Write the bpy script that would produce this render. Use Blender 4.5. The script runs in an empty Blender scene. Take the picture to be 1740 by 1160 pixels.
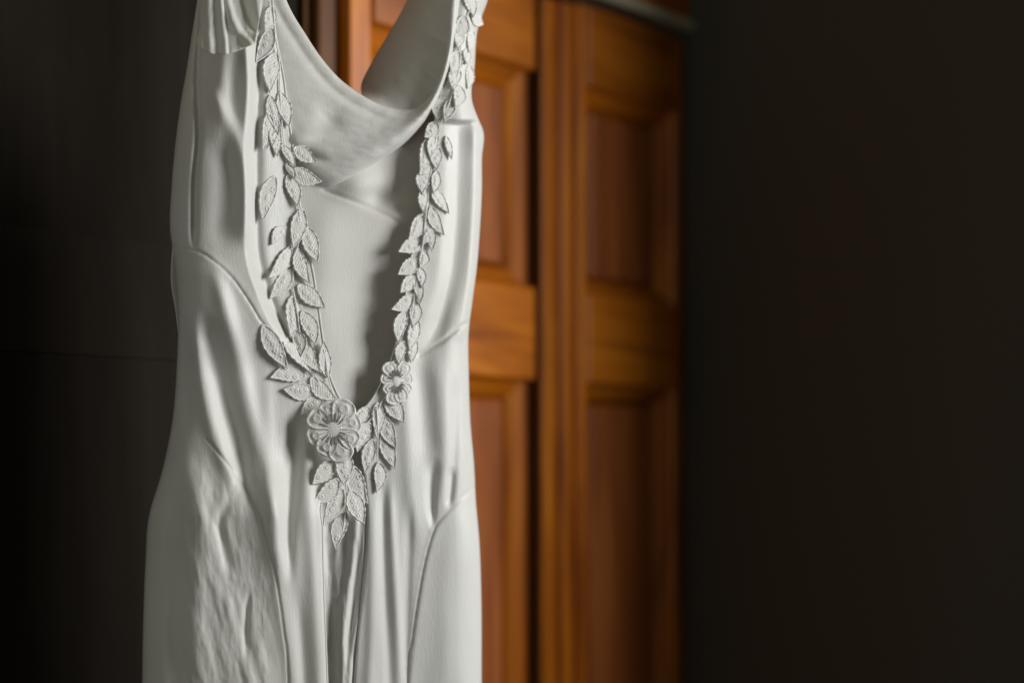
import bpy, math, random
import numpy as np
from mathutils import Vector, Matrix
random.seed(7)
sc = bpy.context.scene
COL = sc.collection

# ------------------------------------------------------------ camera
F = 2417.0; HX, HY = 870.0, 780.0
cam = bpy.data.cameras.new('camera'); co = bpy.data.objects.new('camera', cam); COL.objects.link(co)
co.location = (0, 0, 0); co.rotation_euler = (math.pi/2, 0, 0)
cam.sensor_width = 36; cam.lens = 50; cam.shift_y = (HY-580)/1740.0
cam.clip_start = 0.05; cam.clip_end = 50
cam.dof.use_dof = True; cam.dof.focus_distance = 1.415; cam.dof.aperture_fstop = 1.45
sc.camera = co
sc.view_settings.view_transform = 'Standard'; sc.view_settings.look = 'None'
sc.view_settings.exposure = 0.0; sc.view_settings.gamma = 1.0

# ------------------------------------------------------------ dim room light, the window at the right and an added fill
w = bpy.data.worlds.new('World'); sc.world = w; w.use_nodes = True
bg = w.node_tree.nodes['Background']
bg.inputs[0].default_value = (1.0, 1.0, 0.80, 1); bg.inputs[1].default_value = 0.062

def area(name, loc, target, sx, sy, power, color, spread=180):
    l = bpy.data.lights.new(name, 'AREA'); l.shape = 'RECTANGLE'; l.size = sx; l.size_y = sy
    l.energy = power; l.color = color; l.spread = math.radians(spread)
    o = bpy.data.objects.new(name, l); COL.objects.link(o); o.location = loc
    o.rotation_euler = (Vector(target)-Vector(loc)).to_track_quat('-Z', 'Y').to_euler()
    return o
area('window_light', (1.88, 1.08, 0.62), (-0.10, 1.60, -0.08), 0.74, 1.10, 25.0, (1.0, 0.995, 0.975), 130)
area('added_fill', (-1.55, -0.35, 0.55), (-0.15, 1.45, 0.10), 1.3, 1.3, 4.4, (1.0, 0.985, 0.88))  # fill lamp added to soften the dress shadows, no visible source

# ------------------------------------------------------------ helpers
def tag(o, label=None, cat=None, group=None, kind=None):
    if label: o['label'] = label
    if cat: o['category'] = cat
    if group: o['group'] = group
    if kind: o['kind'] = kind
    return o
def empty(name, loc):
    o = bpy.data.objects.new(name, None); COL.objects.link(o); o.location = loc
    o.empty_display_size = .05
    return o
def mesh_obj(name, verts, faces, mat, parent=None, smooth=True):
    me = bpy.data.meshes.new(name); me.from_pydata([tuple(map(float, v)) for v in verts], [], faces)
    if smooth: me.polygons.foreach_set('use_smooth', [True]*len(me.polygons))
    me.materials.append(mat); me.update()
    o = bpy.data.objects.new(name, me); COL.objects.link(o)
    if parent:
        o.parent = parent
        bpy_inv = Matrix.Translation(world_loc(parent)).inverted()
        o.matrix_parent_inverse = bpy_inv
    return o
def world_loc(o):
    p = Vector(o.location)
    return p
def interp(pts, y):
    a = np.array(sorted(pts, key=lambda p: p[1]), float)
    return smooth_interp(y, a[:, 1], a[:, 0])
def smooth_interp(t, ts, vs):
    """monotone-ish cubic (Catmull-Rom style) interpolation"""
    t = np.asarray(t, float); ts = np.asarray(ts, float); vs = np.asarray(vs, float)
    m = np.gradient(vs, ts)
    i = np.clip(np.searchsorted(ts, t)-1, 0, len(ts)-2)
    h = ts[i+1]-ts[i]; s = np.clip((t-ts[i])/h, 0, 1)
    return ((2*s**3-3*s**2+1)*vs[i]+(s**3-2*s**2+s)*h*m[i]+(-2*s**3+3*s**2)*vs[i+1]+(s**3-s**2)*h*m[i+1])
rng = np.random.default_rng(11)
PERM = rng.random((256, 256))
def vnoise(x, y):
    x = np.asarray(x, float); y = np.asarray(y, float)
    xi = np.floor(x).astype(int); yi = np.floor(y).astype(int)
    fx = x-xi; fy = y-yi; fx = fx*fx*fx*(fx*(fx*6-15)+10); fy = fy*fy*fy*(fy*(fy*6-15)+10)
    a = PERM[xi % 256, yi % 256]; b = PERM[(xi+1) % 256, yi % 256]
    c = PERM[xi % 256, (yi+1) % 256]; d = PERM[(xi+1) % 256, (yi+1) % 256]
    return (a+(b-a)*fx+(c-a)*fy+(a-b-c+d)*fx*fy)*2-1
def fbm(x, y, o=4):
    r = 0; a = 1
    for k in range(o):
        r = r+a*vnoise(x*2**k+17.3*k, y*2**k+5.1*k); a *= .5
    return r
def sstep(a, b, x):
    t = np.clip((x-a)/(b-a), 0, 1); return t*t*(3-2*t)

# ------------------------------------------------------------ materials
def nodes(name):
    m = bpy.data.materials.new(name); m.use_nodes = True
    nt = m.node_tree; b = nt.nodes['Principled BSDF']
    return m, nt, b
def N(nt, t, **kw):
    n = nt.nodes.new(t)
    for k, v in kw.items():
        if hasattr(n, k): setattr(n, k, v)
        else: n.inputs[k].default_value = v
    return n
def silk(name, col=(.80, .795, .76), rough=.42, weave=1.0, wr=1.0):
    m, nt, b = nodes(name)
    b.inputs['Roughness'].default_value = rough
    b.inputs['Sheen Weight'].default_value = .25; b.inputs['Sheen Roughness'].default_value = .4
    b.inputs['Specular IOR Level'].default_value = .35
    b.inputs['Subsurface Weight'].default_value = .25; b.inputs['Subsurface Radius'].default_value = (1, .9, .75); b.inputs['Subsurface Scale'].default_value = .004
    tc = N(nt, 'ShaderNodeTexCoord')
    n1 = N(nt, 'ShaderNodeTexNoise'); n1.inputs['Scale'].default_value = 9; n1.inputs['Detail'].default_value = 3
    cr = N(nt, 'ShaderNodeValToRGB'); nt.links.new(tc.outputs['Object'], n1.inputs['Vector'])
    cr.color_ramp.elements[0].color = (col[0]*.93, col[1]*.93, col[2]*.9, 1); cr.color_ramp.elements[1].color = (*col, 1)
    cr.color_ramp.elements[0].position = .3; cr.color_ramp.elements[1].position = .7
    nt.links.new(n1.outputs[0], cr.inputs[0]); nt.links.new(cr.outputs[0], b.inputs['Base Color'])
    # weave: fine vertical slubs + fine crinkle
    mp = N(nt, 'ShaderNodeMapping'); mp.inputs['Scale'].default_value = (900, 900, 120)
    n2 = N(nt, 'ShaderNodeTexNoise'); n2.inputs['Scale'].default_value = 1; n2.inputs['Detail'].default_value = 2
    nt.links.new(tc.outputs['Object'], mp.inputs[0]); nt.links.new(mp.outputs[0], n2.inputs['Vector'])
    b1 = N(nt, 'ShaderNodeBump'); b1.inputs['Strength'].default_value = .28*weave; b1.inputs['Distance'].default_value = .0008
    nt.links.new(n2.outputs[0], b1.inputs['Height'])
    mp2 = N(nt, 'ShaderNodeMapping'); mp2.inputs['Scale'].default_value = (130, 130, 26); mp2.inputs['Rotation'].default_value = (0, .25, 0)
    n3 = N(nt, 'ShaderNodeTexNoise'); n3.inputs['Scale'].default_value = 1; n3.inputs['Detail'].default_value = 5; n3.inputs['Roughness'].default_value = .6
    n3.inputs['Distortion'].default_value = .6
    nt.links.new(tc.outputs['Object'], mp2.inputs[0]); nt.links.new(mp2.outputs[0], n3.inputs['Vector'])
    b2 = N(nt, 'ShaderNodeBump'); b2.inputs['Strength'].default_value = .11*wr; b2.inputs['Distance'].default_value = .002
    nt.links.new(n3.outputs[0], b2.inputs['Height']); nt.links.new(b1.outputs[0], b2.inputs['Normal'])
    nt.links.new(b2.outputs[0], b.inputs['Normal'])
    return m
M_silk = silk('ivory_silk')
M_cowl = silk('ivory_silk_cowl', wr=.8)
M_lin = silk('silk_lining', col=(.74, .73, .69), rough=.6, wr=.35)

def lace_mat():
    m, nt, b = nodes('embroidery_thread')
    b.inputs['Base Color'].default_value = (.88, .875, .85, 1); b.inputs['Roughness'].default_value = .5
    b.inputs['Sheen Weight'].default_value = .3
    tc = N(nt, 'ShaderNodeTexCoord')
    n2 = N(nt, 'ShaderNodeTexNoise'); n2.inputs['Scale'].default_value = 700; n2.inputs['Detail'].default_value = 3
    geo = N(nt, 'ShaderNodeNewGeometry')
    nt.links.new(geo.outputs['Position'], n2.inputs['Vector'])
    b1 = N(nt, 'ShaderNodeBump'); b1.inputs['Strength'].default_value = .5; b1.inputs['Distance'].default_value = .0008
    nt.links.new(n2.outputs[0], b1.inputs['Height']); nt.links.new(b1.outputs[0], b.inputs['Normal'])
    return m
M_lace = lace_mat()
M_net = lace_mat(); M_net.name = 'lace_net_fill'; M_net.node_tree.nodes['Principled BSDF'].inputs['Base Color'].default_value = (.79, .785, .745, 1)

def wood(name, c0, c1, c2, rough=.34, vertical=True, spec=.5, coat=.25):
    m, nt, b = nodes(name)
    geo = N(nt, 'ShaderNodeNewGeometry')
    oi = N(nt, 'ShaderNodeObjectInfo')
    rot = N(nt, 'ShaderNodeMapping'); rot.inputs['Rotation'].default_value = (0, 0, -math.atan(1.06))
    nt.links.new(geo.outputs['Position'], rot.inputs[0])
    mp = N(nt, 'ShaderNodeMapping')
    mp.inputs['Scale'].default_value = (16, 16, 1.7) if vertical else (1.7, 16, 16)
    nt.links.new(rot.outputs[0], mp.inputs[0])
    addv = N(nt, 'ShaderNodeVectorMath', operation='ADD')
    sclv = N(nt, 'ShaderNodeMath', operation='MULTIPLY'); sclv.inputs[1].default_value = 37
    nt.links.new(oi.outputs['Random'], sclv.inputs[0])
    nt.links.new(mp.outputs[0], addv.inputs[0]); nt.links.new(sclv.outputs[0], addv.inputs[1])
    n = N(nt, 'ShaderNodeTexNoise'); n.inputs['Scale'].default_value = 1; n.inputs['Detail'].default_value = 6; n.inputs['Distortion'].default_value = 1.4
    n.inputs['Roughness'].default_value = .55
    nt.links.new(addv.outputs[0], n.inputs['Vector'])
    cr = N(nt, 'ShaderNodeValToRGB')
    e = cr.color_ramp.elements
    e[0].position = .3; e[0].color = (*c0, 1); e[1].position = .72; e[1].color = (*c2, 1)
    k = e.new(.52); k.color = (*c1, 1)
    nt.links.new(n.outputs[0], cr.inputs[0])
    # slight tone difference from piece to piece
    hs = N(nt, 'ShaderNodeHueSaturation')
    mr = N(nt, 'ShaderNodeMapRange'); mr.inputs['To Min'].default_value = .85; mr.inputs['To Max'].default_value = 1.12
    nt.links.new(oi.outputs['Random'], mr.inputs[0]); nt.links.new(mr.outputs[0], hs.inputs['Value'])
    nt.links.new(cr.outputs[0], hs.inputs['Color']); nt.links.new(hs.outputs[0], b.inputs['Base Color'])
    b.inputs['Roughness'].default_value = rough; b.inputs['Specular IOR Level'].default_value = spec
    b.inputs['Coat Weight'].default_value = coat; b.inputs['Coat Roughness'].default_value = .28
    bp = N(nt, 'ShaderNodeBump'); bp.inputs['Strength'].default_value = .12; bp.inputs['Distance'].default_value = .002
    nt.links.new(n.outputs[0], bp.inputs['Height']); nt.links.new(bp.outputs[0], b.inputs['Normal'])
    return m
W0, W1, W2 = (.30, .072, .003), (.58, .162, .007), (.76, .255, .012)
M_woodv = wood('varnished_wood_upright', W0, W1, W2)
M_woodh = wood('varnished_wood_cross', W0, W1, W2, vertical=False)
M_panel = wood('varnished_panel_wood', (.26, .066, .015), (.44, .120, .025), (.58, .18, .040), rough=.42)
M_wood_dim = wood('shade_toned_umber_wood', (.10, .034, .006), (.15, .052, .009), (.20, .070, .012), rough=.5, spec=.3, coat=0)  # darker copy of the door wood, shade on the left post put into colour
M_wood_unlit = wood('shade_toned_wood', (.019, .015, .011), (.023, .0185, .014), (.028, .023, .017), rough=.9, spec=.12, coat=0)  # near-black base colour stands in for the unlit left door
def plain(name, col, rough=.8, bump=0):
    m, nt, b = nodes(name); b.inputs['Base Color'].default_value = (*col, 1); b.inputs['Roughness'].default_value = rough
    n = N(nt, 'ShaderNodeTexNoise'); n.inputs['Scale'].default_value = 60; n.inputs['Detail'].default_value = 5
    geo = N(nt, 'ShaderNodeNewGeometry'); nt.links.new(geo.outputs['Position'], n.inputs['Vector'])
    bp = N(nt, 'ShaderNodeBump'); bp.inputs['Strength'].default_value = .2; bp.inputs['Distance'].default_value = .002
    nt.links.new(n.outputs[0], bp.inputs['Height']); nt.links.new(bp.outputs[0], b.inputs['Normal'])
    return m
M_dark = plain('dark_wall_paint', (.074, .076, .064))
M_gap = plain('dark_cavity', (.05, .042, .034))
M_pale = plain('pale_cornice_paint', (.62, .60, .44), .6)
M_brass = plain('dull_brass', (.45, .30, .14), .35)

# ------------------------------------------------------------ cupboard doors (a plane receding to the right)
Y0, K = 2.05, 1.06; NR = math.hypot(1, K)
TD = Vector((1/NR, K/NR, 0)); ND = Vector((K/NR, -1/NR, 0))
def s_of(px):
    a = (px-HX)/F; Y = Y0/(1-K*a); return a*Y*NR
def z_of(px, py):
    a = (px-HX)/F; Y = Y0/(1-K*a); return (HY-py)/F*Y
def DP(s, z, h): return Vector((0, Y0, 0))+TD*s+ND*h+Vector((0, 0, z))
def board(name, s0, s1, z0, z1, h0, h1, mat, parent, bev=.0025):
    """bevelled board in door coordinates"""
    prof = [(0, h0), (0, h1-bev), (bev*.35, h1-bev*.35), (bev, h1)]
    V = []; Fc = []
    for k, (ins, h) in enumerate(prof):
        for (s, z) in ((s0+ins, z0+ins), (s1-ins, z0+ins), (s1-ins, z1-ins), (s0+ins, z1-ins)):
            V.append(DP(s, z, h))
    for k in range(3):
        for j in range(4):
            a = 4*k+j; b = 4*k+(j+1) % 4; Fc.append((a, b, b+4, a+4))
    Fc.append((12, 13, 14, 15)); Fc.append((3, 2, 1, 0))
    o = mesh_obj(name, V, Fc, mat, parent, smooth=False)
    return o
def strip_mould(name, A, B, inA, inB, prof, mat, parent):
    """one mitred moulding: outer edge A-B, inner direction given by inA, inB (s,z offsets for unit width); prof: (w, h)"""
    V = []; Fc = []
    for (w_, h_) in prof:
        V.append(DP(A[0]+inA[0]*w_, A[1]+inA[1]*w_, h_)); V.append(DP(B[0]+inB[0]*w_, B[1]+inB[1]*w_, h_))
    for k in range(len(prof)-1): Fc.append((2*k, 2*k+1, 2*k+3, 2*k+2))
    return mesh_obj(name, V, Fc, mat, parent, smooth=True)
MW = .030
PROF = [(0, -.001), (.0012, -.005), (.005, -.007), (.014, -.012), (.022, -.0175), (.026, -.0200), (.0265, -.028), (.032, -.029)]
def panel_set(s0, s1, z0, z1, parent):
    q = [(s0, z0), (s1, z0), (s1, z1), (s0, z1)]
    dirs = [(1, 1), (-1, 1), (-1, -1), (1, -1)]
    for k in range(4):
        strip_mould('moulding', q[k], q[(k+1) % 4], dirs[k], dirs[(k+1) % 4], PROF, M_woodh if k % 2 == 0 else M_woodv, parent)
    g = .031
    board('panel', s0+g, s1-g, z0+g, z1-g, -.034, -.0190, M_panel, parent, bev=.004)
ZR0, ZR1 = z_of(905, 645), z_of(905, 488); ZT0 = z_of(905, 120); ZTOP = .692; ZB = -1.05; ZB1 = -.72
def door(label, sL, sPanelL, sPanelR, sR, rails_to, lower_sL=None, hh=0.0):
    t = empty('cupboard_door', tuple(DP((sL+sR)/2, ZB, -.02)))
    tag(t, label, 'door', 'panelled cupboard doors behind the dress')
    if sPanelL-sL > .004: board('stile', sL, sPanelL, ZB, ZTOP, -.028, 0, M_woodv, t)
    if sR-sPanelR > .004: board('stile', sPanelR, sR, ZB, ZTOP, -.028, 0, M_woodv, t)
    for (a, b) in ((ZT0, ZTOP), (ZR0, ZR1), (ZB, ZB1)):
        board('rail', sPanelL+.0005, rails_to, a, b, -.0285, .0035, M_woodh, t, bev=.004)
    panel_set(sPanelL, sPanelR, ZR1, ZT0, t)
    panel_set(sPanelL, sPanelR, ZB1, ZR0, t)
    return t
door('cupboard door with orange varnished panels just right of and behind the hanging dress', s_of(595), s_of(631), s_of(896), s_of(897), s_of(908))
door('right hand cupboard door whose panels fade into the shadow', s_of(984), s_of(996), s_of(1146), s_of(1160), s_of(1147))
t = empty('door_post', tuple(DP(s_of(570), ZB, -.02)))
tag(t, 'post in brown darkened for shade seen through the neck opening of the dress', 'door post')
board('post_strip', s_of(556), s_of(588), ZB, ZTOP, -.06, -.018, M_wood_dim, t, bev=.004)
board('post_strip', s_of(545), s_of(555.5), ZB, ZTOP, -.06, -.034, M_wood_dim, t, bev=.003)

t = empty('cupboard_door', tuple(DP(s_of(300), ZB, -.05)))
tag(t, 'cupboard door coloured near black to look unlit at the far left behind the dress', 'door')
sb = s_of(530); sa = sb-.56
for a_, b_ in ((sa, sa+.07), (sb-.05, sb)): board('stile', a_, b_, ZB, ZTOP, -.06, -.030, M_wood_unlit, t, bev=.0006)
for a_, b_ in ((ZT0, ZTOP), (ZR0, ZR1), (ZB, ZB1)): board('rail', sa+.0705, sb-.0505, a_, b_, -.06, -.0298, M_wood_unlit, t, bev=.0006)
board('panel', sa+.071, sb-.051, ZR1+.0001, ZT0-.0001, -.06, -.0315, M_wood_unlit, t, bev=.0006)
board('panel', sa+.071, sb-.051, ZB1+.0001, ZR0-.0001, -.06, -.0315, M_wood_unlit, t, bev=.0006)
board('stile', sa-.30, sa-.004, ZB, ZTOP, -.06, -.030, M_wood_unlit, t, bev=.0006)

# frame post between the two doors
t = empty('door_post', tuple(DP(s_of(950), ZB, -.02)))
tag(t, 'narrow wooden post of two strips standing between the two lit cupboard doors', 'door post')
board('post_strip', s_of(935), s_of(961), ZB, ZTOP, -.05, -.016, M_woodv, t, bev=.004)
board('post_strip', s_of(962), s_of(983.5), ZB, ZTOP, -.05, -.008, M_woodv, t, bev=.004)

# cornice strip
t = empty('cornice', tuple(DP(s_of(1150), ZTOP+.012, .0)))
tag(t, 'pale moulded strip running along the top of the dark right cupboard door', 'cornice')
def cprof(name, s0, s1, prof, mat, parent):
    V = []; Fc = []
    for h_, z_ in prof: V += [DP(s0, z_, h_), DP(s1, z_, h_)]
    n_ = len(prof)
    for k in range(n_): a = 2*k; b = 2*((k+1) % n_); Fc.append((a, a+1, b+1, b))
    Fc.append(tuple(2*k for k in range(n_))[::-1]); Fc.append(tuple(2*k+1 for k in range(n_)))
    return mesh_obj(name, V, Fc, mat, parent, smooth=False)
cprof('rail_face', s_of(660)+.3, s_of(1200), [(-.03, .707), (.012, .707), (.016, .711), (.017, .716), (.014, .721), (.008, .725), (-.03, .725)], M_pale, t)
cprof('top_board', s_of(660)+.3, s_of(1200), [(-.05, .7255), (.006, .7255), (.012, 1.3), (-.05, 1.3)], M_woodh, t)
t2 = tag(cprof('header_board', s_of(590)-.9, s_of(660)+.2985, [(-.05, ZTOP+.004), (.004, ZTOP+.004), (.004, 1.3), (-.05, 1.3)], M_woodh, None),
    'dark wooden board above the cupboard doors at the top of the frame', 'board')

# walls: backing, the dark projecting wall at the right and an unseen shade blocker
def box_pts(name, P8, mat, parent=None):
    Fc = [(0, 1, 2, 3), (7, 6, 5, 4), (0, 4, 5, 1), (1, 5, 6, 2), (2, 6, 7, 3), (3, 7, 4, 0)]
    return mesh_obj(name, P8, Fc, mat, parent, smooth=False)
def dbox(name, s0, s1, h0, h1, z0, z1, mat):
    return box_pts(name, [DP(s0, z0, h0), DP(s1, z0, h0), DP(s1, z0, h1), DP(s0, z0, h1), DP(s0, z1, h0), DP(s1, z1, h0), DP(s1, z1, h1), DP(s0, z1, h1)], mat)
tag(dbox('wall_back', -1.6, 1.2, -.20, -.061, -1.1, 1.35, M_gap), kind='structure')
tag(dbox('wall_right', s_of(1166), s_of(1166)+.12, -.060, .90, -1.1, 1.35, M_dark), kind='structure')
tag(dbox('shade_blocker', s_of(1166)-.122, s_of(1166)-.0005, .72, .898, -1.1, 1.34, M_dark), kind='structure')  # out of view, added only to block window light from the right door
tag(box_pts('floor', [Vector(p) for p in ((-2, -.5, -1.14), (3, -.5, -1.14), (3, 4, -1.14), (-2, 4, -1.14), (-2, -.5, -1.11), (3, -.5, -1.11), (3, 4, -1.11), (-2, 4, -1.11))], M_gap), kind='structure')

# ------------------------------------------------------------ the dress
def P(px, py, e):
    """point on the ray of a photograph position, e metres in front of the dress's own plane"""
    a = (px-HX)/F; Y = 1.5/(1-.4*a)-e
    return np.stack([a*Y, Y, (HY-py)/F*Y], -1)
dress = empty('wedding_dress', tuple(P(np.float64(560.), np.float64(1500.), np.float64(0.))))
tag(dress, 'ivory silk wedding dress with lace leaf trim and draped cowl hanging before the doors', 'dress')

def grid_obj(name, PX, PY, E, mat, thick=.0009, flip=False, label=None):
    n, m = PX.shape
    V = P(PX, PY, E).reshape(-1, 3)
    idx = np.arange(n*m).reshape(n, m)
    a = idx[:-1, :-1].ravel(); b = idx[:-1, 1:].ravel(); c = idx[1:, 1:].ravel(); d = idx[1:, :-1].ravel()
    Fc = np.stack([a, d, c, b], 1)
    me = bpy.data.meshes.new(name)
    me.vertices.add(len(V)); me.vertices.foreach_set('co', V.ravel())
    me.loops.add(Fc.size); me.loops.foreach_set('vertex_index', Fc.ravel())
    me.polygons.add(len(Fc)); me.polygons.foreach_set('loop_start', np.arange(0, Fc.size, 4))
    me.polygons.foreach_set('use_smooth', np.ones(len(Fc), bool))
    me.update(calc_edges=True); me.validate(); me.materials.append(mat)
    o = bpy.data.objects.new(name, me); COL.objects.link(o); o.parent = dress
    o.matrix_parent_inverse = Matrix.Translation(dress.location).inverted()
    if thick:
        s = o.modifiers.new('thickness', 'SOLIDIFY'); s.thickness = thick; s.offset = -1
    if label: o['label'] = label
    return o

# folds: (points, width left, width right, height mm, taper length px)
def fold(px, py, pts, wl, wr, h, tap=50):
    a = np.array(pts, float)
    X = smooth_interp(py, a[:, 1], a[:, 0])
    dx = px-X
    wl_ = np.interp(py, a[:, 1], np.linspace(wl[0], wl[1], len(a))) if isinstance(wl, tuple) else wl
    wr_ = np.interp(py, a[:, 1], np.linspace(wr[0], wr[1], len(a))) if isinstance(wr, tuple) else wr
    ww = np.where(dx < 0, wl_, wr_)
    amp = sstep(a[0, 1]-tap*.3, a[0, 1]+tap, py)*(1-sstep(a[-1, 1]-tap, a[-1, 1]+tap*.3, py))
    return h*.00048*amp*np.exp(-(dx/ww)**2)
def dist_poly(px, py, pts):
    d = np.full(np.shape(px), 1e9)
    for (x0, y0), (x1, y1) in zip(pts[:-1], pts[1:]):
        vx, vy = x1-x0, y1-y0; L = vx*vx+vy*vy
        t = np.clip(((px-x0)*vx+(py-y0)*vy)/L, 0, 1)
        d = np.minimum(d, np.hypot(px-x0-t*vx, py-y0-t*vy))
    return d
def dense(pts, n=60):
    a = np.array(pts, float); t = np.linspace(0, len(a)-1, n); k = np.arange(len(a))
    return list(zip(smooth_interp(t, k, a[:, 0]), smooth_interp(t, k, a[:, 1])))
def roundoff(d, W, h):
    t = np.clip(1-d/W, 0, 1); return -h*(1-np.sqrt(1-t*t*.999))

SIL_L = [(338, -260), (335, 0), (327, 50), (318, 110), (306, 180), (297, 250), (291, 320), (289, 395), (296, 440), (302, 520), (300, 620), (293, 710), (275, 800), (252, 880), (247, 950), (243, 1050), (241, 1160), (228, 1560)]
SIL_R = [(835, -260), (829, 0), (812, 50), (807, 110), (803, 175), (812, 200), (821, 222), (819, 270), (819, 320), (815, 400), (811, 450), (804, 505), (797, 560), (797, 640), (800, 720), (806, 790), (809, 850), (815, 920), (818, 1000), (819, 1160), (826, 1560)]
VL = [(455, -260), (463, 0), (470, 60), (483, 130), (492, 200), (500, 260), (506, 310), (513, 360), (522, 410), (533, 460), (541, 510), (548, 560), (554, 600), (563, 640), (582, 682), (601, 708), (598, 770), (585, 810), (549, 850), (549, 900), (551, 1000), (554, 1080), (557, 1160), (565, 1560)]
VR = [(786, -260), (773, 0), (768, 60), (757, 130), (742, 180), (735, 230), (728, 290), (720, 350), (706, 400), (695, 450), (688, 500), (680, 550), (670, 590), (652, 640), (628, 682), (606, 708), (612, 770), (618, 810), (622, 850), (621, 920), (615, 1000), (606, 1080), (600, 1160), (592, 1560)]
SEAM_L = dense([(292, 420), (335, 426), (368, 447), (398, 476), (425, 515), (447, 550), (480, 578), (510, 602)])
SEAM_L2 = dense([(352, 745), (395, 800), (437, 860), (452, 905), (468, 975), (482, 1070), (490, 1160), (500, 1560)])
SEAM_R = dense([(800, 545), (775, 560), (748, 582), (712, 602)])
SEAM_R2 = dense([(806, 826), (780, 850), (757, 873), (740, 895), (724, 945), (710, 1020), (700, 1090), (692, 1160), (680, 1560)])
STEP_L = [(436, -260), (432, 60), (431, 110), (429, 250), (428, 380), (433, 440), (446, 490), (468, 545), (496, 592), (520, 640)]

def eL(px, py):
    px = np.asarray(px, float); py = np.asarray(py, float)
    xl = interp(SIL_L, py); xr = interp(VL, py)
    e = .004+.014*sstep(300, 520, px)*sstep(600, 900, py)
    e = e+roundoff(px-xl, 75, .040)
    # raised side flap above the waist seam, edge at STEP_L
    xs = interp(STEP_L, np.clip(py, -260, 640))
    stepamp = 1-sstep(530, 640, py)
    e = e+.012*stepamp*(1-sstep(-15, 9, px-xs+2*np.sin(py/31.)))+.012*stepamp*(sstep(325, 425, px)-1)*(1-sstep(380, 470, py))
    e = e-.004*stepamp*np.exp(-((px-xs-8)/9)**2)
    # side strip edge
    e = e-.006*np.exp(-((px-interp([(334, -260), (338, 60), (334, 140), (337, 230), (331, 300), (329, 420)], np.clip(py, -260, 420)))/5.)**2)*(1-sstep(380, 430, py))
    # upper bodice hollows and ridges
    e = e-.008*np.exp(-((px-352)/22.)**2-((py-120)/60.)**2)
    e = e-.008*np.exp(-((px-398)/20.)**2-((py-150)/85.)**2)
    e = e+fold(px, py, [(352, 140), (365, 165), (382, 195), (400, 232), (412, 275), (420, 340), (418, 420)], 16, 13, 8, 40)
    e = e-fold(px, py, [(370, 230), (385, 290), (385, 350), (375, 420)], 24, 22, 10, 50)
    # waist seam groove
    d = dist_poly(px, py, SEAM_L); e = e-.0010*np.exp(-(d/1.7)**2)+.0003*np.exp(-((d-6)/5)**2)
    e = e+.00010*np.sin((px+py)/3.1+2*np.sin(py/23.))*np.exp(-(d/9.)**2)
    # ridges below the seam
    e = e+fold(px, py, [(366, 452), (382, 520), (404, 600), (420, 680), (436, 745), (452, 820), (470, 900), (478, 990)], (14, 26), (13, 22), 11, 60)
    e = e-fold(px, py, [(345, 520), (362, 600), (384, 690), (404, 760), (420, 830)], (13, 18), (13, 16), 9, 60)
    e = e+fold(px, py, [(328, 545), (337, 620), (353, 700), (374, 765), (400, 830)], (10, 18), (12, 18), 9, 50)
    e = e-fold(px, py, [(313, 520), (315, 640), (318, 740)], 10, 10, 4, 50)
    # triangular hollow above the hip seam
    e = e-.006*np.exp(-((px-422-(py-835)*.35)/13.)**2-((py-832)/34.)**2)
    e = e+fold(px, py, [(452, 620), (455, 700), (462, 800), (470, 900)], 14, 12, 4, 80)
    # deep valley left of the flower
    e = e-fold(px, py, [(503, 690), (500, 740), (493, 830), (489, 900), (493, 985)], (18, 9), (20, 8), 15, 70)
    e = e+fold(px, py, [(520, 720), (524, 850), (533, 980), (543, 1160), (555, 1560)], 14, 12, 7, 70)
    e = e+fold(px, py, [(455, 760), (462, 860), (475, 1000), (500, 1160), (520, 1560)], 14, 16, 5, 90)
    e = e-fold(px, py, [(505, 1000), (512, 1080), (518, 1200), (530, 1560)], 10, 10, 4, 70)
    # hip seam
    d = dist_poly(px, py, SEAM_L2); e = e-.0012*np.exp(-(d/2.)**2)
    # skirt left: dim side, then crumpled front
    e = e+.014*sstep(288, 345, px)*sstep(770, 880, py)
    cr = sstep(300, 335, px)*(1-sstep(440, 480, px))*sstep(740, 830, py)
    u = px+.35*py
    e = e+cr*(.0013*fbm((px-.28*py)/30., (py+px*.6)/150., 2)+.0005*fbm((px-.2*py)/13.+7, (py+px*.9)/46., 3))
    e = e-fold(px, py, [(385, 850), (374, 890), (380, 925), (390, 975)], 9, 9, 6, 26)
    e = e-fold(px, py, [(424, 1000), (418, 1060), (420, 1120)], 6, 5, 5, 30)
    e = e+.0007*fbm(px/60., py/170., 2)
    # bottom hollows of the long fall
    e = e+.004*np.sin((px-250)/23.)*sstep(1000, 1400, py)
    # free edge at the neck and centre rolls back
    e = e+roundoff(xr-px, 7, .003)*1.0
    # general tilt of the neck strip towards the body inside
    e = e-.010*sstep(430, 500, px)*(1-sstep(420, 620, py))
    return e
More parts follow.
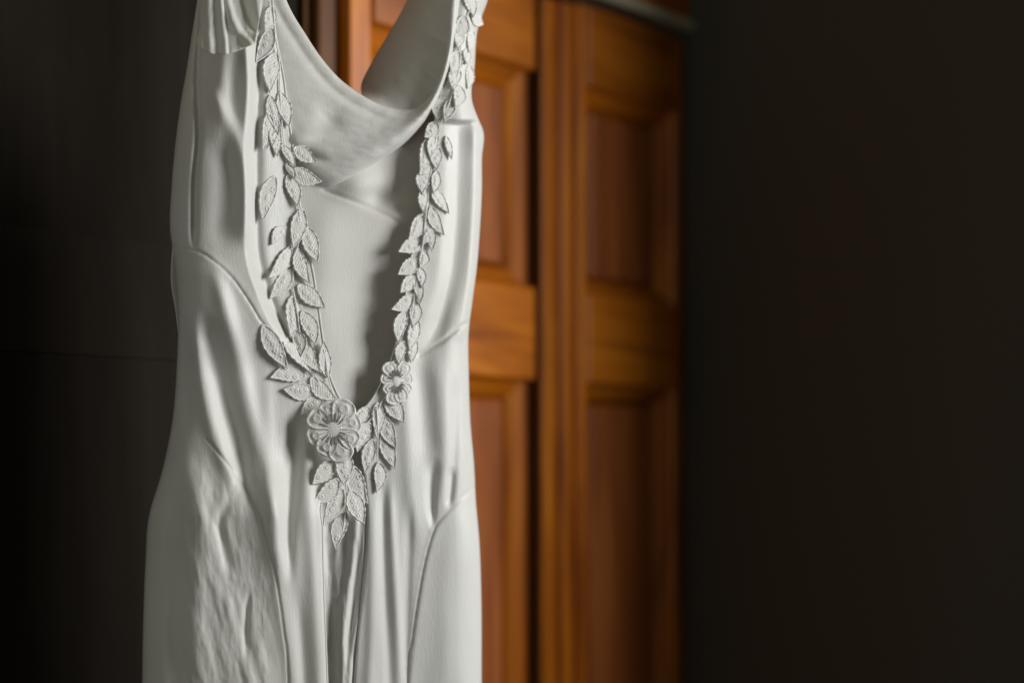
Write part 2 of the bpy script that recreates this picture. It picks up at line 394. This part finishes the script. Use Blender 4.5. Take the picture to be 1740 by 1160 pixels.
def eR(px, py):
    px = np.asarray(px, float); py = np.asarray(py, float)
    xl = interp(VR, py); xr = interp(SIL_R, py)
    e = -.002+roundoff(xr-px, 42, .026)+roundoff(px-xl, 6, .003)
    # strap band: a hollow beside the rim, from the armhole roll down
    xb = interp([(782, 190), (780, 300), (776, 400), (762, 500), (742, 560), (722, 600)], np.clip(py, 190, 600))
    amp = sstep(203, 212, py)*(1-sstep(540, 640, py))
    e = e-.008*amp*np.exp(-((px-xb)/np.where(px < xb, 17., 20.))**2)
    e = e+.004*(1-amp)*np.exp(-((px-790)/20.)**2)*(1-sstep(150, 260, py))
    # turned edge standing proud above the band
    e = e+.0065*(1-sstep(203, 210, py+.04*(px-790)+1.5*np.sin(px/7.)))*sstep(740, 764, px)*sstep(100, 190, py)
    # rim of the armhole
    e = e+fold(px, py, [(806, 190), (808, 300), (803, 420), (793, 520), (780, 580)], 9, 10, 5, 20)
    e = e-.0026*np.exp(-(dist_poly(px, py, SEAM_R)/3.2)**2)
    # bodice folds
    e = e-fold(px, py, [(712, 590), (718, 660), (724, 740), (729, 800)], 17, 20, 8, 60)
    e = e+fold(px, py, [(745, 600), (752, 700), (756, 800), (752, 870)], 16, 16, 5, 60)
    e = e-fold(px, py, [(775, 640), (772, 740), (766, 835), (762, 862)], 10, 9, 5, 40)
    e = e-fold(px, py, [(737, 780), (733, 840), (735, 895)], (14, 5), (12, 5), 9, 30)
    e = e-fold(px, py, [(768, 795), (766, 830), (763, 862)], 6, 6, 6, 16)
    e = e+fold(px, py, [(690, 640), (692, 740), (700, 850), (712, 930)], 14, 14, 5, 70)
    # long skirt folds
    e = e-fold(px, py, [(652, 800), (652, 900), (655, 1000), (662, 1160), (670, 1560)], 9, 9, 5, 60)
    e = e+fold(px, py, [(662, 820), (668, 930), (675, 1040), (683, 1160), (700, 1560)], 10, 8, 5, 60)
    e = e+fold(px, py, [(634, 840), (634, 950), (632, 1060), (628, 1160), (625, 1560)], 10, 12, 5, 60)
    e = e-fold(px, py, [(697, 850), (694, 960), (690, 1080), (686, 1200)], 9, 7, 4, 60)
    d = dist_poly(px, py, SEAM_R2)
    sx = interp([(806, 826), (757, 873), (740, 895), (724, 945), (710, 1020), (692, 1160), (680, 1560)], np.clip(py, 826, 1560))
    e = e+.0022*sstep(-8, 9, px-sx)*sstep(820, 900, py)-.0011*np.exp(-(d/2.)**2)
    e = e+.00010*np.sin(py/3.3+2*np.sin(py/31.))*np.exp(-(d/8.)**2)
    e = e+fold(px, py, [(772, 880), (765, 960), (760, 1080), (758, 1200)], 22, 26, 5, 80)
    e = e+.0007*fbm(px/60.+9, py/170., 2)
    e = e+.004*np.sin((px-600)/22.)*sstep(1000, 1400, py)
    return e
def panel_rows(y0, y1, xa, xb, n, dy, roll=0):
    ys = np.arange(y0, y1+.1, dy); u = np.linspace(0, 1, n)
    PY = np.repeat(ys[:, None], n, 1)
    A = interp(xa, ys)[:, None]; B = interp(xb, ys)[:, None]
    return A+(B-A)*u[None, :], PY
X_, Y_ = panel_rows(-260, 1560, SIL_L, VL, 150, 2.6)
grid_obj('bodice_panel', X_, Y_, eL(X_, Y_), M_silk, label='left front half of the dress with a creased side')
X_, Y_ = panel_rows(-260, 1560, VR, SIL_R, 110, 2.6)
grid_obj('bodice_panel', X_, Y_, eR(X_, Y_), M_silk, label='right front half of the dress with a narrow strap')

# inner back panel, seen through the neckline, closing the dress at both sides
SEAM_B = dense([(548, 322), (585, 336), (630, 354), (668, 372), (700, 396), (715, 412)])
def eB(px, py):
    xl = interp(SIL_L, py); xr = interp(SIL_R, py)
    u = (px-xl)/(xr-xl)*2-1
    e = -.013-.009*sstep(380, 500, py)+.010*np.exp(-((px-540)/80.)**2)*sstep(330, 470, py)*(1-sstep(700, 790, py))-.004*(1-sstep(300, 400, py))-.012*(1-np.sqrt(np.clip(1-u*u, .02, 1)))
    e = e-.0016*np.exp(-(dist_poly(px, py, SEAM_B)/2.6)**2)
    e = e+.010*np.exp(-(((px-600)+(py-330)*.2)/34.)**2-((py-312)/26.)**2)
    e = e-.006*np.exp(-((px-650)/26.)**2-((py-338)/17.)**2)
    e = e+fold(px, py, [(560, 330), (545, 450), (540, 600)], 34, 34, 8, 80)
    e = e+.0007*fbm(px/80., py/160., 2)
    return e
X_, Y_ = panel_rows(120, 1560, [(x+2, y) for x, y in SIL_L], [(x-2, y) for x, y in SIL_R], 160, 4)
top_ = 232-105*sstep(690, 745, X_[0])[None, :]+0*X_
Y_ = top_+(Y_-120)*(1560-top_)/1440
grid_obj('back_panel', X_, Y_, eB(X_, Y_), M_lin)

# recessed centre pleat with two twisted folds
def eC(px, py):
    e = -.012+0*px
    e = e+fold(px, py, [(606, 860), (603, 930), (592, 1010), (584, 1090), (581, 1160), (578, 1560)], 12, 8, 17, 30)
    e = e+fold(px, py, [(622, 850), (617, 950), (612, 1020), (600, 1100), (594, 1200), (590, 1560)], 9, 9, 16, 30)
    e = e-fold(px, py, [(556, 850), (560, 1000), (563, 1160), (568, 1560)], 9, 9, 6, 60)
    e = e+.0012*fbm(px/16., py/60., 3)
    return e
X_, Y_ = panel_rows(735, 1560, [(575, 735), (535, 850), (535, 1160), (545, 1560)], [(640, 735), (640, 850), (635, 1000), (622, 1160), (618, 1560)], 70, 3)
grid_obj('centre_pleat', X_, Y_, eC(X_, Y_), M_silk)

# cowl: draped outer face
def curve(pts, n):
    a = np.array(pts, float); t = np.linspace(0, len(a)-1, n); k = np.arange(len(a))
    return smooth_interp(t, k, a[:, 0]), smooth_interp(t, k, a[:, 1])
TOP = [(420, -230), (452, -95), (487, 5), (520, 62), (548, 103), (580, 138), (620, 166), (660, 184), (700, 186), (730, 166), (750, 128), (762, 70), (764, 0), (770, -110), (780, -230)]
BOT = [(405, -230), (425, -95), (438, 20), (443, 95), (452, 165), (470, 235), (505, 292), (556, 320), (622, 286), (692, 238), (738, 180), (766, 105), (782, 10), (792, -110), (800, -230)]
NU, NV = 260, 90
tx, ty = curve(TOP, NU); bx_, by_ = curve(BOT, NU)
v = np.linspace(0, 1, NV)[None, :]
PX = tx[:, None]+(bx_-tx)[:, None]*v; PY = ty[:, None]+(by_-ty)[:, None]*v
U = np.linspace(0, 1, NU)[:, None]+0*v
wid = np.hypot(bx_-tx, by_-ty)[:, None]
dtop = v*wid; dbot = (1-v)*wid
Ec = -.012+.016*sstep(.35, .8, U)+.010*np.sin(np.pi*np.clip(v, 0, 1))*np.exp(-((U-.55)/.25)**2)
Ec = Ec+roundoff(dtop, 6, .0025)+roundoff(dbot, np.minimum(34, wid*.6+1), .016)
Ec = Ec-.0018*np.exp(-((dtop-20)/8)**2)*(1-sstep(.45, .6, U))      # pressed hem facing
Ec = Ec-.006*np.exp(-((PX-560)/26.)**2-((PY-205)/22.)**2)
Ec = Ec+.006*np.exp(-((PX-505)/30.)**2-((PY-238+(PX-505)*.15)/13.)**2)-.006*np.exp(-((PX-520)/30.)**2-((PY-262+(PX-520)*-.3)/9.)**2)
Ec = Ec+.0005*fbm(PX/40., PY/13., 3)*sstep(530, 600, PX)+.0007*fbm((PX+PY)/70., (PY-PX*.3)/30., 3)
grid_obj('cowl_drape', PX, PY, Ec, M_cowl)
# far side of the cowl rising to the right strap
i0 = int(NU*(6.1/14)); i1 = NU
LX, LY = curve([(625, 186), (614, 150), (632, 108), (662, 57), (694, 0), (745, -110), (765, -230)], i1-i0)
RX, RY = tx[i0:i1]+2, ty[i0:i1]+1
v = np.linspace(0, 1, 70)[None, :]
PX = LX[:, None]+(RX-LX)[:, None]*v; PY = LY[:, None]+(RY-LY)[:, None]*v
U = np.linspace(0, 1, i1-i0)[:, None]
Ei = (Ec[i0:i1, 0]-.002)[:, None]-(.050*(1-v)**3+.014*(1-v))*sstep(0, .22, U)
Ei = Ei-.004*np.sin(np.pi*v)+.0010*fbm(PX/50., PY/70., 3)
grid_obj('cowl_inside', PX, PY, Ei, M_cowl, label='shaded far side of the cowl rising to the right strap')

# folded shoulder flap at upper left
NU = 120
uu = np.linspace(0, 1, NU)
xb_, yb_ = curve([(333, 68), (340, 80), (352, 89), (368, 93), (386, 92), (404, 87), (420, 80), (434, 74)], NU)
xt_, yt_ = curve([(348, -200), (364, -200), (380, -200), (398, -200), (418, -200), (440, -200), (455, -200), (470, -200)], NU)
xm_, ym_ = curve([(341, -10), (352, -10), (366, -10), (380, -10), (400, -10), (420, -10), (440, -10), (458, -10)], NU)
v = np.linspace(0, 1, 110)[None, :]
q = (v-0)/1
PX = (xt_[:, None]*(1-v)*(1-v)+2*v*(1-v)*xm_[:, None]+xb_[:, None]*v*v)
PY = yt_[:, None]+(yb_-yt_)[:, None]*v
# pull the left edge in above its corner, as the flap narrows
Ef = .020+.010*v**3+.014*(PX-340)/110.+roundoff((PX-interp([(346, -200), (342, 0), (345, 35), (333, 70)], np.clip(PY, -200, 70))), 16, .008)
Ef = Ef+fold(PX, PY, [(372, -200), (375, 0), (380, 45), (384, 96), (385, 140)], 7, 3.5, 9, 10)
Ef = Ef+fold(PX, PY, [(384, -200), (387, 0), (395, 32), (412, 60), (430, 78), (440, 100)], 9, 6, 8, 10)
Ef = Ef+fold(PX, PY, [(350, -200), (353, 0), (356, 60), (358, 100)], 5, 6, 4, 10)
Ef = Ef-fold(PX, PY, [(408, -200), (412, 0), (422, 30), (436, 60)], 8, 10, 8, 10)
Ef = Ef+fold(PX, PY, [(430, -200), (436, 0), (442, 40), (446, 80)], 8, 7, 6, 10)
Ef = Ef+.0012*fbm(PX/18., PY/50., 3)
grid_obj('shoulder_flap', PX, PY, Ef, M_silk)

# neck facing strips carrying the lace: thin cord along each free neck edge
def tube(name, pts3, r, mat, parent, seg=6):
    V = []; Fc = []; n = len(pts3)
    for i, p in enumerate(pts3):
        p = Vector(p); d = (Vector(pts3[min(i+1, n-1)])-Vector(pts3[max(i-1, 0)])).normalized()
        a = d.cross(Vector((0, 1, .01))).normalized(); b = d.cross(a)
        for k in range(seg):
            t_ = 2*math.pi*k/seg; V.append(p+a*math.cos(t_)*r+b*math.sin(t_)*r)
    for i in range(n-1):
        for k in range(seg):
            q0 = i*seg+k; q1 = i*seg+(k+1) % seg; Fc.append((q0, q1, q1+seg, q0+seg))
    return mesh_obj(name, V, Fc, mat, parent)
for nm, poly, ef, off in (('neck_piping', VL, eL, -1.5), ('neck_piping', VR, eR, 1.5)):
    ys = np.arange(-120, 716, 8.)
    xs = interp(poly, ys)+off
    tube(nm, P(xs, ys, ef(xs, ys)+.0008), .0011, M_silk, dress)
ys = np.arange(845, 1500, 10.); xs = interp(VL, ys)-1.0
tube('front_piping', P(xs, ys, eL(xs, ys)), .0010, M_silk, dress)

# ------------------------------------------------------------ lace leaves
def leaf_mesh(seed, skew=0.0, dots=3):
    r = random.Random(seed)
    NL, NW = 52, 27
    V = []; Fc = []
    dotp = []
    for k in range(dots):
        dotp.append((.30+.40*k/(dots-1) if dots > 1 else .45, r.uniform(-.12, .12), .085*r.uniform(.85, 1.15)))
    for i in range(NL+1):
        t_ = i/NL
        hw = .5*(math.sin(math.pi*min(1, t_**.80))**.98)
        cy = skew*(math.sin(math.pi*t_)*.16-.25*max(0, t_-.75))
        for j in range(NW+1):
            vv = -1+2*j/NW
            hw_ = hw*(1+.05*math.sin(t_*40+seed)*(abs(vv) > .9))
            x = t_; y = cy+vv*hw_
            edge = 1-abs(vv)
            endr = min(t_, 1-t_)*2.2
            m_ = min(edge*max(hw, .02)*2.2, endr)
            # rim cord
            h = .075*math.exp(-((m_-.10)/.055)**2)*(1+.10*math.sin(t_*95))
            inner = m_ > .22
            h += .022*math.exp(-((m_-.30)/.03)**2)-.008*inner
            for (dx_, dy_, rr) in dotp:
                dd = math.hypot((x-dx_)*1.9, (y-dy_))
                h += .045*math.exp(-((dd-rr)/.03)**2)+.03*math.exp(-(dd/.025)**2)
            h += (.012*math.sin(t_*70+y*30)+r.uniform(-.008, .008))*inner
            if m_ < .025: h -= .03
            h += .03*math.sin(math.pi*t_)*(1-vv*vv)
            h += r.uniform(-.004, .004)
            V.append((x, y, h))
    W = NW+1; MI = []
    for i in range(NL):
        for j in range(NW):
            a = i*W+j; Fc.append((a, a+W, a+W+1, a+1))
            t_ = (i+.5)/NL; hw = .5*(math.sin(math.pi*min(1, t_**.80))**.98)
            m_ = min((1-abs(-1+2*(j+.5)/NW))*hw*2.2, min(t_, 1-t_)*2.2); MI.append(1 if m_ > .17 else 0)
    me = bpy.data.meshes.new('lace_leaf'); me.from_pydata(V, [], Fc)
    me.polygons.foreach_set('use_smooth', [True]*len(me.polygons)); me.materials.append(M_lace); me.materials.append(M_net)
    me.polygons.foreach_set('material_index', MI); me.update()
    return me
LM = [leaf_mesh(s, sk, d) for s, sk, d in ((1, .8, 3), (2, -.8, 3), (3, .2, 2), (4, -.4, 4), (5, 1.2, 2), (6, -1.2, 3), (7, .5, 4), (8, -.1, 3), (9, -1.0, 2), (10, 1.0, 4))]
def normal_at(ef, px, py):
    a = P(px-4, py, ef(px-4, py)); b = P(px+4, py, ef(px+4, py)); c = P(px, py-4, ef(px, py-4)); d = P(px, py+4, ef(px, py+4))
    n = Vector(b-a).cross(Vector(c-d)); n.normalize()
    if n.y > 0: n = -n
    return n
leafn = 0
inv = Matrix.Translation(dress.location).inverted()
def clampL(px, py): return min(px, float(interp(VL, py))-9)
def clampR(px, py): return max(px, float(interp(VR, py))+9)
def leaf(bx, by, txx, tyy, wpx, ef, cl, off=.0022, lift=0.0, var=None, tip=.0015):
    """base and tip positions on the cloth, wpx the width"""
    global leafn
    e0 = float(ef(cl(bx, by), by))+off; e1 = float(ef(cl(txx, tyy), tyy))+off+tip+lift
    mx, my = (bx+txx)/2, (by+tyy)/2
    em = float(ef(cl(mx, my), my))+off
    # keep the leaf clear of the cloth at its middle
    if em > (e0+e1)/2: d_ = em-(e0+e1)/2; e0 += d_*.8; e1 += d_*.8
    A = Vector(P(bx, by, e0)); B = Vector(P(txx, tyy, e1))
    X = B-A; L = X.length
    n = normal_at(ef, cl(mx, my), my); n = (n*.55+Vector((.62, -1, .08))*.5).normalized()
    n = (n+Vector((random.uniform(-.13, .13), 0, random.uniform(-.13, .13)))).normalized()
    Xn = X.normalized(); Yn = n.cross(Xn).normalized(); Zn = Xn.cross(Yn)
    short = L < .022
    Wm = wpx*1.45/F*(1.02 if short else 1.16)
    o = bpy.data.objects.new('lace_leaf', LM[(var if var is not None else leafn) % len(LM)])
    COL.objects.link(o); o.parent = dress
    Mx = Matrix((Xn*L*(1.34 if short else 1.14), Yn*Wm, Zn*.0155)).transposed().to_4x4(); Mx.translation = A
    o.matrix_parent_inverse = inv
    o.matrix_basis = Mx
    leafn += 1
    return o
LEFT = [(463,45,438,100,22),(470,88,459,150,27),(475,155,490,210,23),(458,160,472,222,20),(456,190,448,248,20),(475,225,471,262,15),(478,245,497,275,17),(498,250,534,274,23),
 (496,287,541,307,25),(485,278,498,298,13),(487,297,505,345,22),(468,297,448,368,24),(514,353,500,414,25),(521,384,538,440,26),(495,418,461,467,22),(505,421,524,476,22),
 (496,457,463,502,22),(505,483,548,519,28),(487,385,464,412,18),(496,501,495,565,28),(512,527,535,580,25),(510,573,541,627,25),(556,642,550,585,21),(445,550,484,618,27),
 (480,580,524,628,23),(521,638,465,640,26),(535,664,487,662,26),(548,675,515,702,24),(527,640,568,676,25),(500,560,512,600,20),(462,10,452,48,20),(470,210,464,240,16),
 (480,330,472,350,0)]
CENT = [(569,783,535,818,25),(590,768,585,818,27),(576,812,536,850,25),(600,790,621,849,27),(582,826,553,886,25),(594,832,616,884,28),(589,868,571,926,23)]
RIGHT = [(628,690,602,712,22),(641,682,640,737,21),(652,705,671,756,23),(648,738,669,790,23),(634,744,621,798,21),(643,783,641,831,21),(630,717,608,762,25),(655,678,684,713,27),
 (732,316,760,358,21),(731,350,752,395,21),(716,363,697,405,22),(724,376,734,422,18),(720,415,681,426,23),(712,440,680,464,23),(710,470,683,494,21),(703,500,669,524,21),
 (690,526,678,578,21),(707,510,703,552,21),(710,541,697,590,21),(723,318,720,358,17),(728,235,716,282,25),(742,207,727,228,25),(743,228,733,259,21),(757,230,765,261,15),
 (738,279,718,292,21),(790,26,776,55,27),(787,57,780,77,21),(777,85,769,124,23),(795,83,793,103,21),(782,119,769,147,21),(797,109,795,147,19),(782,145,775,178,23),
 (756,166,743,199,25),(769,166,759,197,21),(800,15,818,40,26),(790,-8,802,20,26),(728,288,718,325,23),(742,288,738,320,19),(705,572,700,606,20),(688,578,680,610,20),
 (722,425,716,448,20),(712,452,716,480,18),(745,250,742,285,20),(803,50,798,80,22),(736,390,722,410,14),(703,470,712,505,18)]
for L_ in LEFT:
    if L_[4]: leaf(*L_, eL, clampL, off=.0011, lift=random.uniform(0, .002))
def eCen(px, py):
    a = np.maximum(eL(np.minimum(px, 545.), py), eR(np.maximum(px, 626.), py)); return a*0+.021+0*px
for i, L_ in enumerate(CENT): leaf(*L_, eCen, lambda x, y: x, off=.002+.0012*(i % 3), lift=random.uniform(0, .003))
for L_ in RIGHT: leaf(*L_, eR, clampR, off=.0010, lift=random.uniform(0, .0012))

# stems joining the leaves
def stem(pts, ef, cl, r=.0007, off=.002):
    x, y = zip(*dense(pts, 40))
    V = [P(a, b, float(ef(cl(a, b), b))+off) for a, b in zip(x, y)]
    tube('lace_stem', V, r, M_lace, dress, seg=5)
idf = lambda x, y: x
stem([(463, 0), (468, 60), (475, 110), (476, 160), (480, 220), (488, 280), (496, 310), (507, 350), (510, 400), (500, 440), (498, 480)], eL, clampL)
stem([(498, 490), (505, 530), (512, 580), (525, 620), (545, 655), (560, 690)], eL, clampL)
stem([(552, 600), (560, 650), (576, 690), (590, 705)], eL, clampL, off=.003)
stem([(580, 770), (588, 815), (588, 860), (582, 905)], eCen, idf, off=.004)
stem([(668, 660), (650, 680), (640, 700), (622, 720), (606, 730)], eR, clampR)
stem([(640, 690), (642, 730), (641, 780)], eR, clampR, off=.003)
stem([(800, 10), (785, 60), (780, 120), (765, 170), (745, 220), (735, 270), (728, 330), (722, 380), (716, 430), (708, 480), (700, 530), (694, 590)], eR, clampR)

# ------------------------------------------------------------ lace flowers
def petal_mesh(seed):
    r = random.Random(seed); NL, NW = 22, 17; V = []; Fc = []
    for i in range(NL+1):
        t_ = i/NL
        hw = .5*(.30+.70*math.sin(math.pi*.5*min(1, t_/.62))**1.1) if t_ < .62 else .5*math.sqrt(max(0, 1-((t_-.62)/.38)**2))
        for j in range(NW+1):
            vv = -1+2*j/NW; x = t_; y = vv*hw*(1+.04*math.sin(9*t_+seed))
            m_ = min((1-abs(vv))*hw*2.2, (1-t_)*2.0 if t_ > .5 else 9)
            h = .07*math.exp(-((m_-.12)/.08)**2)
            dd = math.hypot((x-.62)*1.1, y); h += .06*math.exp(-((dd-.15)/.045)**2)+.06*math.exp(-(dd/.05)**2)
            if t_ < .42: h += .05*math.exp(-(y/.05)**2)
            h += .012*math.sin(math.atan2(y, x-.62)*16)*(dd > .22)*(m_ > .2)
            h += .06*math.sin(math.pi*t_)-.04*vv*vv*t_+r.uniform(-.004, .004)
            if m_ < .03: h -= .05
            V.append((x, y, h))
    W = NW+1; MI = []
    for i in range(NL):
        for j in range(NW):
            a = i*W+j; Fc.append((a, a+W, a+W+1, a+1)); t_ = (i+.5)/NL; vv = abs(-1+2*(j+.5)/NW); MI.append(1 if t_ > .4 and vv < .62 and t_ < .88 else 0)
    me = bpy.data.meshes.new('petal'); me.from_pydata(V, [], Fc)
    me.polygons.foreach_set('use_smooth', [True]*len(me.polygons)); me.materials.append(M_lace); me.materials.append(M_net); me.polygons.foreach_set('material_index', MI); me.update(); return me
PM = [petal_mesh(s) for s in (1, 2, 3)]
def flower(cx, cy, rx, ry, e, n, np_, rot, label, relief=.75):
    c = Vector(P(cx, cy, e)); s = 1.45/F
    n = n.normalized(); Ux = Vector((0, 0, 1)).cross(n).normalized()
    if Ux.x < 0: Ux = -Ux
    Uz = Ux.cross(n).normalized()
    if Uz.z < 0: Uz = -Uz
    f = empty('lace_flower', (0, 0, 0)); f.parent = dress; f.matrix_parent_inverse = inv; f.matrix_basis = Matrix.Translation(c)
    f['label'] = label
    fi = Matrix.Translation(c).inverted()
    for k in range(np_):
        a = rot+2*math.pi*k/np_
        R_ = 1+.08*math.sin(k*2.3)
        d = Ux*math.cos(a)*rx*s*R_+Uz*math.sin(a)*ry*s*R_
        L = d.length; Xn = d.normalized(); Yn = n.cross(Xn).normalized()
        o = bpy.data.objects.new('petal', PM[k % 3]); COL.objects.link(o); o.parent = f
        Wd = 2*math.pi/np_*L*.98
        Mx = Matrix((Xn*L*.86, Yn*Wd, n*.024*relief)).transposed().to_4x4(); Mx.translation = c+Xn*L*.14+n*(.0006+.0004*(k % 2))
        o.matrix_parent_inverse = fi; o.matrix_basis = Mx
    # domed centre
    V = []; Fc = []
    for i in range(7):
        ph = i/6*math.pi/2
        for j in range(20):
            t_ = 2*math.pi*j/20; rr = .235*math.cos(ph)*(1+.03*math.sin(j*3))
            V.append(c+Ux*math.cos(t_)*rr*rx*s*1.15+Uz*math.sin(t_)*rr*ry*s*1.1+n*(.0020+.0009*math.sin(ph)))
    for i in range(6):
        for j in range(20): Fc.append((i*20+j, i*20+(j+1) % 20, (i+1)*20+(j+1) % 20, (i+1)*20+j))
    o = mesh_obj('flower_centre', V, Fc, M_lace); o.parent = f; o.matrix_parent_inverse = fi
    # stamen cords in one ring
    V = []; Fc = []
    for k in range(18):
        a = 2*math.pi*k/18
        d = (Ux*math.cos(a)*rx+Uz*math.sin(a)*ry)*s; t2 = (Ux*-math.sin(a)*rx+Uz*math.cos(a)*ry)*s*.028
        b0 = len(V)
        for q_ in (.24, .34, .46, .55):
            hh = .0030 if q_ < .5 else .0014
            wq = 1 if q_ < .5 else 1.5
            V += [c+d*q_-t2*wq+n*.0008, c+d*q_+n*(hh+.0012), c+d*q_+t2*wq+n*.0008]
        for m_ in range(3):
            for z_ in range(2): A_ = b0+m_*3+z_; Fc.append((A_, A_+1, A_+4, A_+3))
    o = mesh_obj('stamen_ring', V, Fc, M_lace); o.parent = f; o.matrix_parent_inverse = fi
    return f
flower(568, 729, 46, 53, .0235, Vector((.22, -1, .08)), 8, .3, 'large embroidered flower at the foot of the neckline', .85)
flower(674, 648, 29, 40, float(eR(690, 647))+.003, Vector((.4, -1, .06)), 9, .2, 'smaller softer embroidered flower on the right neck edge', .6)

# stitched seam cords
def seam(pts, ef, cl, off=.0002, r=.0005):
    V = [P(a, b, float(ef(a, b))+off) for a, b in pts]
    tube('seam', V, r, M_silk, dress, seg=5)


# loose fibres along the cowl hem
V = []; Fc = []
rr = random.Random(5)
for k in range(420):
    t_ = rr.random()*.46*len(tx); i = int(t_)
    if i >= len(tx)-2: continue
    x0, y0 = tx[i]+rr.uniform(-1, 4)*.6, ty[i]+rr.uniform(0, 6)
    L = rr.uniform(3, 8); an = rr.uniform(.5, 1.1)
    x1, y1 = x0+math.cos(an)*L, y0+math.sin(an)*L
    e0 = -.0185
    a = P(x0, y0, e0-.001); b = P(x1, y1, e0+.0005); w_ = .00012
    n0 = len(V); V += [a+(-w_, 0, w_), a+(w_, 0, -w_), b]; Fc.append((n0, n0+1, n0+2))
o = mesh_obj('hem_fibres', V, Fc, M_silk, dress, smooth=False); o['kind'] = 'stuff'

# ------------------------------------------------------------ render settings
sc.render.engine = 'CYCLES'
